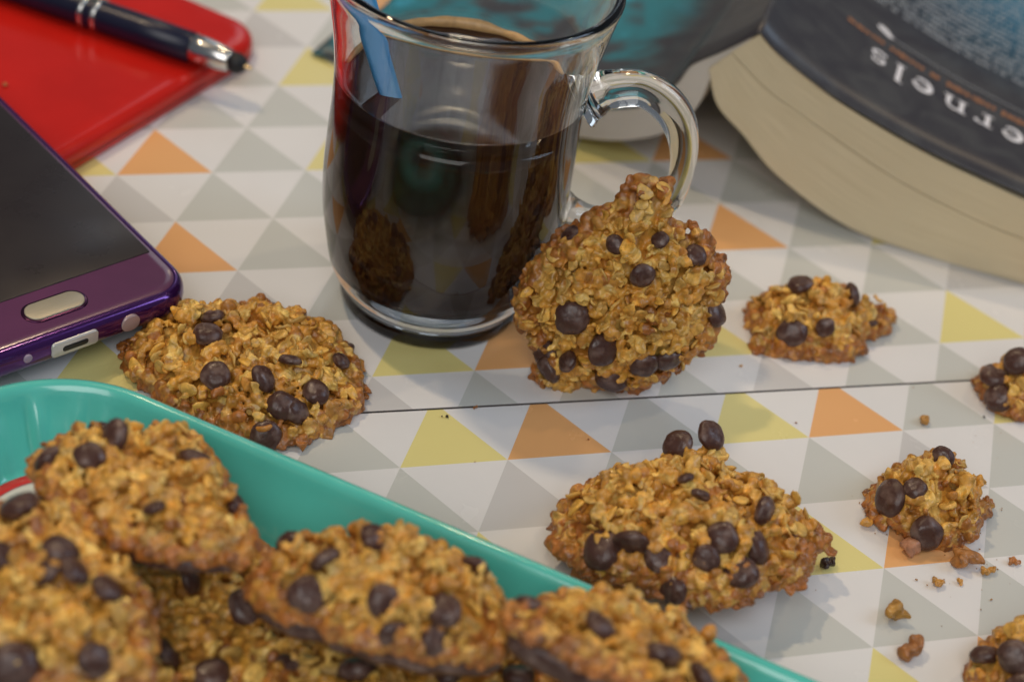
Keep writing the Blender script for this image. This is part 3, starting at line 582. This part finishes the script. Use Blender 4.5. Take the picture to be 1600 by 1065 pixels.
# chocolate chips: flattened drops
CH_ME = []
for s in range(5):
    rg = random.Random(s); prof = [(0, -0.52), (0.55, -0.50), (0.86, -0.36), (1.0, -0.08), (0.97, 0.16), (0.82, 0.38), (0.58, 0.53), (0.30, 0.60), (0, 0.61)]
    V, F = lathe([prof[0]]+dense(prof[1:-1], 3)+[prof[-1]], 28); ph = rg.random()*10
    W2 = []
    for v in V:
        q = Vector(v); k = 1+0.10*noise.noise((q.x*1.3+ph, q.y*1.3, q.z*1.3))+0.05*noise.noise((q.x*3+ph, q.y*3, q.z*3)); W2.append(q*k*0.0048)
    me = mesh('chocolate_chip', W2, F); me.materials.append(choc); me.polygons.foreach_set('use_smooth', [True]*len(me.polygons)); CH_ME.append(me)
def rot_to(n, spin, tilt, rg):
    # orthonormal frame whose z is near n
    n = n+rg.normal(0, tilt, 3); n /= np.linalg.norm(n)
    a = np.array((1., 0, 0)) if abs(n[0]) < 0.8 else np.array((0, 1., 0)); x = np.cross(a, n); x /= np.linalg.norm(x); y = np.cross(n, x)
    c, s = math.cos(spin), math.sin(spin); return np.stack([x*c+y*s, -x*s+y*c, n], 1)
def remesh(V, F, voxel):
    me = bpy.data.meshes.new('tmp'); me.from_pydata(V, [], F); me.update(); o = bpy.data.objects.new('tmp', me); COL.objects.link(o)
    md = o.modifiers.new('r', 'REMESH'); md.mode = 'VOXEL'; md.voxel_size = voxel; md.use_smooth_shade = True
    sm = o.modifiers.new('s', 'SMOOTH'); sm.factor = 0.5; sm.iterations = 1
    dg = bpy.context.evaluated_depsgraph_get(); dg.update(); out = bpy.data.meshes.new_from_object(o.evaluated_get(dg)); bpy.data.objects.remove(o); bpy.data.meshes.remove(me); return out
def make_cookie(key, name, label, voxel, nflake, dens=1.0, group=None, under=0.0, flat=2.4, jag=1.0):
    D = COOKIES[key]; rg = np.random.default_rng(sum(map(ord, key))*7); H = D['H']
    ol = np.array(D['ol'])/1000; th = np.arctan2(ol[:, 1], ol[:, 0]); o = np.argsort(th); th = th[o]; rr = np.hypot(ol[o, 0], ol[o, 1])
    T3 = np.concatenate([th-2*np.pi, th, th+2*np.pi]); R3 = np.tile(rr, 3)
    jit = np.array([1+jag*0.055*noise.noise((math.cos(t)*2.6, math.sin(t)*2.6, rr[i % len(rr)]*0+len(key)))+jag*0.035*noise.noise((math.cos(t)*7, math.sin(t)*7, 5.0)) for i, t in enumerate(np.linspace(-math.pi, math.pi, 181))])
    tj = np.linspace(-math.pi, math.pi, 181); rj = np.interp(tj, T3, R3)*jit; T3 = np.concatenate([tj[:-1]-2*np.pi, tj[:-1], tj[:-1]+2*np.pi]); R3 = np.tile(rj[:-1], 3)
    Rf = lambda x, y: np.interp(np.arctan2(y, x), T3, R3)
    sd = rg.uniform(0, 50)
    def clump(x, y):      # the dough sets in lumps of 6 to 9 mm with creases between them
        d = noise.voronoi((x*125+sd, y*125, sd), distance_metric='DISTANCE')[0]; return 0.0034*min((d[1]-d[0])*1.9, 1.0)-0.0024
    def top(x, y):
        rho = min(math.hypot(x, y)/float(Rf(x, y)), 0.995)
        return H*(1-rho**flat)**0.6*(0.93+0.16*noise.noise((x*70+sd, y*70, sd)))+0.0008+0.0010*noise.noise((x*150, y*150+sd, sd))+clump(x, y)*min(1.0, (1-rho)*4+0.25)
    def nrm(x, y):
        e = 0.001; dx = (top(x+e, y)-top(x-e, y))/(2*e); dy = (top(x, y+e)-top(x, y-e))/(2*e); v = np.array((-dx, -dy, 1.)); return v/np.linalg.norm(v)
    V = []; F = []; base = 0; cen = []; cols = []
    def add(v, f):
        nonlocal base
        V.extend(map(tuple, v)); F.extend([tuple(i+base for i in q) for q in f]); base += len(v)
    # core
    NA = 40; NRr = 9; cv = []; cfc = []
    for s_ in (1, -1):
        for k in range(NRr+1):
            for i in range(NA):
                a = 2*math.pi*i/NA; r = 0.89*k/NRr*float(np.interp(a if a < math.pi else a-2*math.pi, T3, R3)); x, y = r*math.cos(a), r*math.sin(a)
                cv.append((x, y, max(top(x, y)-0.0040, 0.0022) if s_ > 0 else 0.0012))
    m0 = (NRr+1)*NA
    for s_ in range(2):
        for k in range(NRr):
            for i in range(NA):
                j = (i+1) % NA; q = (s_*m0+k*NA+i, s_*m0+(k+1)*NA+i, s_*m0+(k+1)*NA+j, s_*m0+k*NA+j); cfc.append(q if s_ == 0 else q[::-1])
    for i in range(NA):
        j = (i+1) % NA; cfc.append((NRr*NA+i, m0+NRr*NA+i, m0+NRr*NA+j, NRr*NA+j))
    add(cv, cfc)
    area = 0.5*abs(np.sum(ol[:, 0]*np.roll(ol[:, 1], -1)-np.roll(ol[:, 0], -1)*ol[:, 1]))
    N = int(area/(0.0036**2)*dens*2.3)
    spots = []
    while len(spots) < N:
        a = rg.uniform(-math.pi, math.pi); u = math.sqrt(rg.uniform(0, 1.0)); r = u*float(np.interp(a, T3, R3)); spots.append((r*math.cos(a), r*math.sin(a), u))
    per = np.sum(np.hypot(*(ol-np.roll(ol, -1, 0)).T))
    for _ in range(int(per*H/(0.0036**2)*1.7*dens)):      # the steep flank needs its own cover
        a = rg.uniform(-math.pi, math.pi); u = 0.90+0.075*rg.random(); r = u*float(np.interp(a, T3, R3)); spots.append((r*math.cos(a), r*math.sin(a), -u))
    for x, y, u in spots:
        n = nrm(x*0.985, y*0.985); sc = 0.0010+0.0023*rg.random()**1.3
        flank = u < 0; u = abs(u)
        if flank: z = 0.0010+rg.random()*max(top(x, y)-0.001, 0.001); n = np.array((x, y, 0.45*math.hypot(x, y))); n /= np.linalg.norm(n); k = 1-0.05*rg.random(); x *= k; y *= k
        elif u > 0.93 and rg.random() < 0.6: z = rg.uniform(0.0012, 0.0042); rs = rg.uniform(0.92, 1.01); x *= rs; y *= rs; n = np.array((x, y, 0.3*abs(x)+0.003)); n /= np.linalg.norm(n)
        elif u > 0.78 and rg.random() < 0.45: z = rg.uniform(0.0012, max(top(x, y), 0.0014)); x *= 0.97; y *= 0.97; n = np.array((x, y, 0.5*math.hypot(x, y))); n /= np.linalg.norm(n)
        else: z = top(x, y)-abs(rg.normal(0, 0.0021))*(1-0.3*u)
        z = max(z, 0.0012)
        Mx = rot_to(n, rg.uniform(0, 6.28), 0.55, rg); tv, tf = TPL[rg.integers(12)]
        lump = rg.random() < 0.45
        if lump: tv, tf = LUMP[rg.integers(8)]; sc *= 0.82
        p = np.array((x, y, z)); add((tv*np.array((1, 1, rg.uniform(1.0, 1.5) if len(tv) == 42 else rg.uniform(1.2, 2.4)))*sc)@Mx.T+p, tf)
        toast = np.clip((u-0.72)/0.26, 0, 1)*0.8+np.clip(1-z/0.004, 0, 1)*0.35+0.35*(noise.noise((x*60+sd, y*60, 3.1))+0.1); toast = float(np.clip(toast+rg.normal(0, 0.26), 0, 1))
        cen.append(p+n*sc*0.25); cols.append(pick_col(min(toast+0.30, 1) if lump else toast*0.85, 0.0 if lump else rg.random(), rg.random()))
    for _ in range(int(per/0.0040*2.6)):      # thin ragged skirt, baked dark
        a = rg.uniform(-math.pi, math.pi); rag = noise.noise((math.cos(a)*5+sd, math.sin(a)*5, 1.7))
        u = 0.94+0.11*rg.random()*max(0.25, 0.5+rag); r = u*float(np.interp(a, T3, R3)); x, y = r*math.cos(a), r*math.sin(a); p = np.array((x, y, rg.uniform(0.0009, 0.0030))); sc = rg.uniform(0.0013, 0.0025)
        tv, tf = TPL[rg.integers(12)]; add((tv*np.array((1, 1, 1.7))*sc)@rot_to(np.array((x, y, 2.2*r))/r, rg.uniform(0, 6.28), 0.45, rg).T+p, tf)
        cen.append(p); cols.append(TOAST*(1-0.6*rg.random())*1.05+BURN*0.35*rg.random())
    for cx, cy, s, up, hz in D['ch']:          # oat clumps that carry the perched chips
        if up:
            cx, cy, up = cx/1000, cy/1000, hz/1000
            for k in range(16):
                t = (k+0.5)/16; p = np.array((cx*(0.90+0.07*t)+rg.normal(0, 0.0022), cy*(0.86+0.10*t)+rg.normal(0, 0.0016), up*(0.55+0.36*t)-0.0020))
                tv, tf = TPL[rg.integers(12)]; add((tv*np.array((1, 1, 2.6))*rg.uniform(0.0022, 0.0032))@rot_to(np.array((0, 0, 1.)), rg.uniform(0, 6.28), 0.6, rg).T+p, tf)
                cen.append(p); cols.append(pick_col(0.3*rg.random(), rg.random(), rg.random()))
    # small crumbs of dough
    for _ in range(int(N*0.7)):
        a = rg.uniform(-math.pi, math.pi); u = math.sqrt(rg.uniform(0, 1.0)); r = u*float(np.interp(a, T3, R3)); x, y = r*math.cos(a), r*math.sin(a)
        sc = rg.uniform(0.0007, 0.0017); z = max(top(x, y)+rg.uniform(-0.0012, 0.0006), 0.001)
        Mx = rot_to(np.array((0, 0, 1.)), rg.uniform(0, 6.28), 0.9, rg); tv, tf = TPL[rg.integers(12)]; add((tv*np.array((1, 1, 3.2))*sc)@Mx.T+np.array((x, y, z)), tf)
    me = drop_islands(remesh(V, F, voxel), 1500); me.name = 'dough'
    nv = len(me.vertices); P = np.empty(nv*3, dtype=np.float32); me.vertices.foreach_get('co', P); P = P.reshape(-1, 3)
    kd = kdtree.KDTree(len(cen))
    for i, c in enumerate(cen): kd.insert(c, i)
    kd.balance(); cols = np.array(cols)
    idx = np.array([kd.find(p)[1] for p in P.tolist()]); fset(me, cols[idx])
    ex = Vector(D['x']).normalized(); ez = Vector(D['z']).normalized(); ey = ez.cross(ex).normalized(); ex = ey.cross(ez)
    root = thing(name, label, 'cookie', D['o'], group)
    root.rotation_euler = Matrix((ex, ey, ez)).transposed().to_euler()
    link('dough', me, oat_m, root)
    if under:      # added dark slab, deepens the shade in the gap below the raised edge
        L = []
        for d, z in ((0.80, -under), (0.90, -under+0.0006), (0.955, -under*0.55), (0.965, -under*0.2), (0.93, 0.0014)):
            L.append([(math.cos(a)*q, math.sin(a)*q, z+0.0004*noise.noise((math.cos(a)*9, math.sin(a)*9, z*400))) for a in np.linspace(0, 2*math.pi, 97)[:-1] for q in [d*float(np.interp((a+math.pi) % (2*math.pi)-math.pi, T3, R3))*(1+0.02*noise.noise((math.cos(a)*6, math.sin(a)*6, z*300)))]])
        link('shade_base', fixn(mesh('shade_base', *loft(L))), choc, root)['label'] = 'dark brown slab added to deepen the shade below the cookie'
    taken = []
    for k, (cx, cy, s, up, hz) in enumerate(D['ch']):
        cx, cy, hz = cx/1000, cy/1000, hz/1000
        rho = math.hypot(cx, cy)/float(Rf(cx, cy)); 
        if rho > 0.98 and not up: cx, cy = cx*0.98/rho, cy*0.98/rho
        n = nrm(cx*0.97, cy*0.97); z = hz
        if up: n = np.array((-0.35+0.7*(k % 2), -0.62, 0.70))
        Mx = rot_to(n, rg.uniform(0, 6.28), 0.35 if not up else 0.12, rg)
        if not up: cx, cy, z = (np.array((cx, cy, z))-n*0.0007*s).tolist()
        z = max(z, 0.0030*s)
        c = bpy.data.objects.new('chocolate_chip', CH_ME[int(rg.integers(5))]); COL.objects.link(c); c.parent = root
        sc = s*rg.uniform(0.88, 1.04)
        c.matrix_local = Matrix.Translation((cx, cy, z)) @ Matrix(Mx.tolist()).to_4x4() @ Matrix.Diagonal((sc, sc*rg.uniform(0.86, 1.0), sc*rg.uniform(0.72, 0.95), 1)); taken.append((cx, cy, 0.0045*s))
    k = 0; tries = 0
    while k < nflake and tries < 4000:
        tries += 1
        a = rg.uniform(-math.pi, math.pi); u = math.sqrt(rg.uniform(0, 0.88)); r = u*float(np.interp(a, T3, R3)); x, y = r*math.cos(a), r*math.sin(a)
        if any(math.hypot(x-q[0], y-q[1]) < q[2]+0.001 for q in taken): continue
        taken.append((x, y, 0.0022)); k += 1
        Mx = rot_to(nrm(x, y), rg.uniform(0, 6.28), 0.5, rg); sc = rg.uniform(0.65, 1.05)
        c = bpy.data.objects.new('oat_flake', FL_ME[int(rg.integers(8))]); COL.objects.link(c); c.parent = root
        c.matrix_local = Matrix.Translation((x, y, top(x, y)+0.0001)) @ Matrix(Mx.tolist()).to_4x4() @ Matrix.Scale(sc, 4)
    return root
G = 'oat cookies with chocolate chips'
make_cookie('stand', 'oat_cookie', 'round oat cookie standing on edge, leaning against the glass mug', 0.00042, 60, group=G)
make_cookie('front', 'oat_cookie', 'domed oat cookie right of the tray with two chocolate chips perched on top', 0.00042, 60, group=G)
make_cookie('left', 'oat_cookie', 'flat round oat cookie on the table touching the corner of the phone', 0.00042, 60, group=G)
make_cookie('piecea', 'cookie_piece', 'pointed broken piece of oat cookie on the table between mug and book', 0.00042, 22, group='broken cookie pieces', jag=2.6)
make_cookie('pieceb', 'cookie_piece', 'chunky broken piece of oat cookie surrounded by crumbs', 0.00042, 18, group='broken cookie pieces', jag=2.6)
make_cookie('piecec', 'cookie_piece', 'broken oat cookie piece cut off by the right picture edge at the table seam', 0.00045, 10, group='broken cookie pieces', jag=2.6)
make_cookie('cornerc', 'oat_cookie', 'oat cookie cut off by the bottom right corner of the picture', 0.00050, 16, group=G)
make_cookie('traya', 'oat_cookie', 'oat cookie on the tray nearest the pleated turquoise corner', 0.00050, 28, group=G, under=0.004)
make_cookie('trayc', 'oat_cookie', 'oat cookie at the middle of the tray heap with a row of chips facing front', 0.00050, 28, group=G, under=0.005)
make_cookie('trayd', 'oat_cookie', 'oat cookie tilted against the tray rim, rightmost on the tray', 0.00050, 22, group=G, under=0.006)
make_cookie('trayb', 'oat_cookie', 'blurred nearest oat cookie at the left bottom of the tray', 0.00055, 20, group=G)
make_cookie('traye', 'oat_cookie', 'oat cookie lying low between the other cookies on the tray', 0.00055, 16, group=G)
make_cookie('trayf', 'oat_cookie', 'oat cookie at the bottom edge under the middle tray cookie', 0.00055, 12, group=G)

# ---------------------------------------------------------------- crumbs
def crumb(x, y, size, col, label, asp=1.0, z=0.0, dark=False, name='crumb'):
    rg = np.random.default_rng(int(abs(x)*1e5)+int(abs(y)*1e5)*3); V = []; F = []; base = 0
    for k in range(4 if size > 0.0012 else 2):
        tv, tf = TPL[rg.integers(12)]; Mx = rot_to(np.array((0, 0, 1.)), rg.uniform(0, 6.28), 0.8, rg); sc = size*rg.uniform(0.4, 0.62)
        off = np.array((rg.uniform(-0.55, 0.55)*size*asp, rg.uniform(-0.4, 0.4)*size, size*rg.uniform(0.25, 0.55)))
        if k == 0: off[:2] = 0
        v = (tv*np.array((1, 1, 2.4))*sc)@Mx.T+off; V += v.tolist(); F += [tuple(i+base for i in q) for q in tf]; base += len(v)
    me = remesh(V, F, max(size/9, 0.0001)); me.name = 'crumb'
    P = np.array([v.co for v in me.vertices]); lo = P[:, 2].min()
    for v in me.vertices: v.co.z -= lo
    fset(me, np.array(col)*(1+rg.normal(0, 0.12)))
    o = link(name, me, oat_m); o.location = (x, y, z+0.0001); o.rotation_euler.z = rg.uniform(-0.6, 0.6); return tag(o, label, 'crumb', 'cookie crumbs')
BR = (0.56, 0.27, 0.05); RD = (0.42, 0.16, 0.04); DK = (0.035, 0.016, 0.012)
for x, y, s, c, asp, lab in [
    (0.0083, 0.0025, 0.0021, BR, 1.0, 'round brown crumb alone on a grey triangle just in front of the table seam'),
    (-0.0496, -0.0538, 0.0024, DK, 1.0, 'dark chocolate crumb on the yellow triangle right of the front cookie'),
    (-0.0272, -0.0348, 0.0019, RD, 1.0, 'upper of two tiny crumbs left of the chunky broken piece'),
    (-0.0310, -0.0392, 0.0021, BR, 1.3, 'lower of two tiny crumbs left of the chunky broken piece'),
    (-0.0225, -0.0502, 0.0039, (0.44, 0.20, 0.11), 1.0, 'pinkish crumb on the orange triangle below the chunky broken piece'),
    (-0.0079, -0.0570, 0.0041, (0.44, 0.18, 0.045), 1.1, 'largest brown crumb below the chunky broken piece'),
    (-0.0379, -0.0740, 0.0036, (0.50, 0.25, 0.04), 1.3, 'elongated golden crumb on a grey triangle left of the corner cookie'),
    (-0.0405, -0.0889, 0.0042, (0.45, 0.17, 0.04), 1.5, 'elongated reddish crumb by the yellow triangle at the bottom edge'),
    (-0.0026, -0.0621, 0.0018, BR, 1.5, 'thin crumb right of the largest crumb'),
    (-0.0185, -0.0647, 0.0019, BR, 1.2, 'small oval crumb left below the largest crumb'),
    (-0.0121, -0.0647, 0.0013, BR, 1.0, 'tiny round crumb just below the largest crumb'),
    (0.0081, -0.0596, 0.0016, RD, 1.3, 'small crumb near the right picture edge above the corner cookie'),
    (0.0050, -0.0420, 0.0010, DK, 1.0, 'tiny dark speck right of the chunky broken piece'),
    (-0.0413, 0.0345, 0.0010, BR, 1.0, 'tiny tan speck between the standing cookie and the pointed piece'),
    (-0.1322, 0.0232, 0.0012, RD, 1.0, 'tiny reddish crumb on the seam in front of the mug'),
    (-0.1413, 0.0200, 0.0010, DK, 1.0, 'larger dark speck on the yellow triangle in front of the seam'),
    (-0.1429, 0.0202, 0.0006, DK, 1.0, 'smaller dark speck on the yellow triangle in front of the seam'),
    (-0.1013, 0.0059, 0.0007, RD, 1.0, 'tiny speck on the orange triangle above the front cookie'),
    (-0.0338, 0.0067, 0.0006, RD, 1.0, 'tiny speck on the white triangle right of the yellow one at the seam'),
    (0.0300, 0.0030, 0.0007, DK, 1.0, 'tiny dark speck under the piece at the right picture edge')]:
    crumb(x, y, s*(1.3 if s > 0.0015 else 1.0), c, lab, asp)
crumb(-0.2571, 0.1940, 0.0013, RD, 'tiny brown crumb on the red notebook near the left picture edge', z=0.0100)

# fine dust shed by the broken pieces
bm = bmesh.new(); rgd = np.random.default_rng(5)
for cx, cy, n, sp in ((-0.009, -0.040, 22, 0.015), (-0.0100, -0.0640, 14, 0.012), (-0.009, 0.046, 8, 0.016), (-0.070, -0.060, 8, 0.022), (-0.090, 0.016, 6, 0.02), (0.036, -0.002, 6, 0.012)):
    for _ in range(n):
        r = abs(rgd.normal(0, 0.00014))+0.00009; m = Matrix.Translation((cx+rgd.normal(0, sp), cy+rgd.normal(0, sp*0.7), 0.00030+r*0.4)) @ Matrix.Rotation(rgd.uniform(0, 6.28), 4, 'Z') @ Matrix.Diagonal((1.4, 0.9, 0.7, 1))
        bmesh.ops.create_icosphere(bm, subdivisions=1, radius=r, matrix=m)
me = bpy.data.meshes.new('crumb_dust'); bm.to_mesh(me); bm.free(); fset(me, np.array((0.40, 0.19, 0.05)))
o = link('crumb_dust', me, oat_m); o['kind'] = 'stuff'; tag(o, 'fine golden crumb dust scattered around the broken cookie pieces', 'crumb dust')
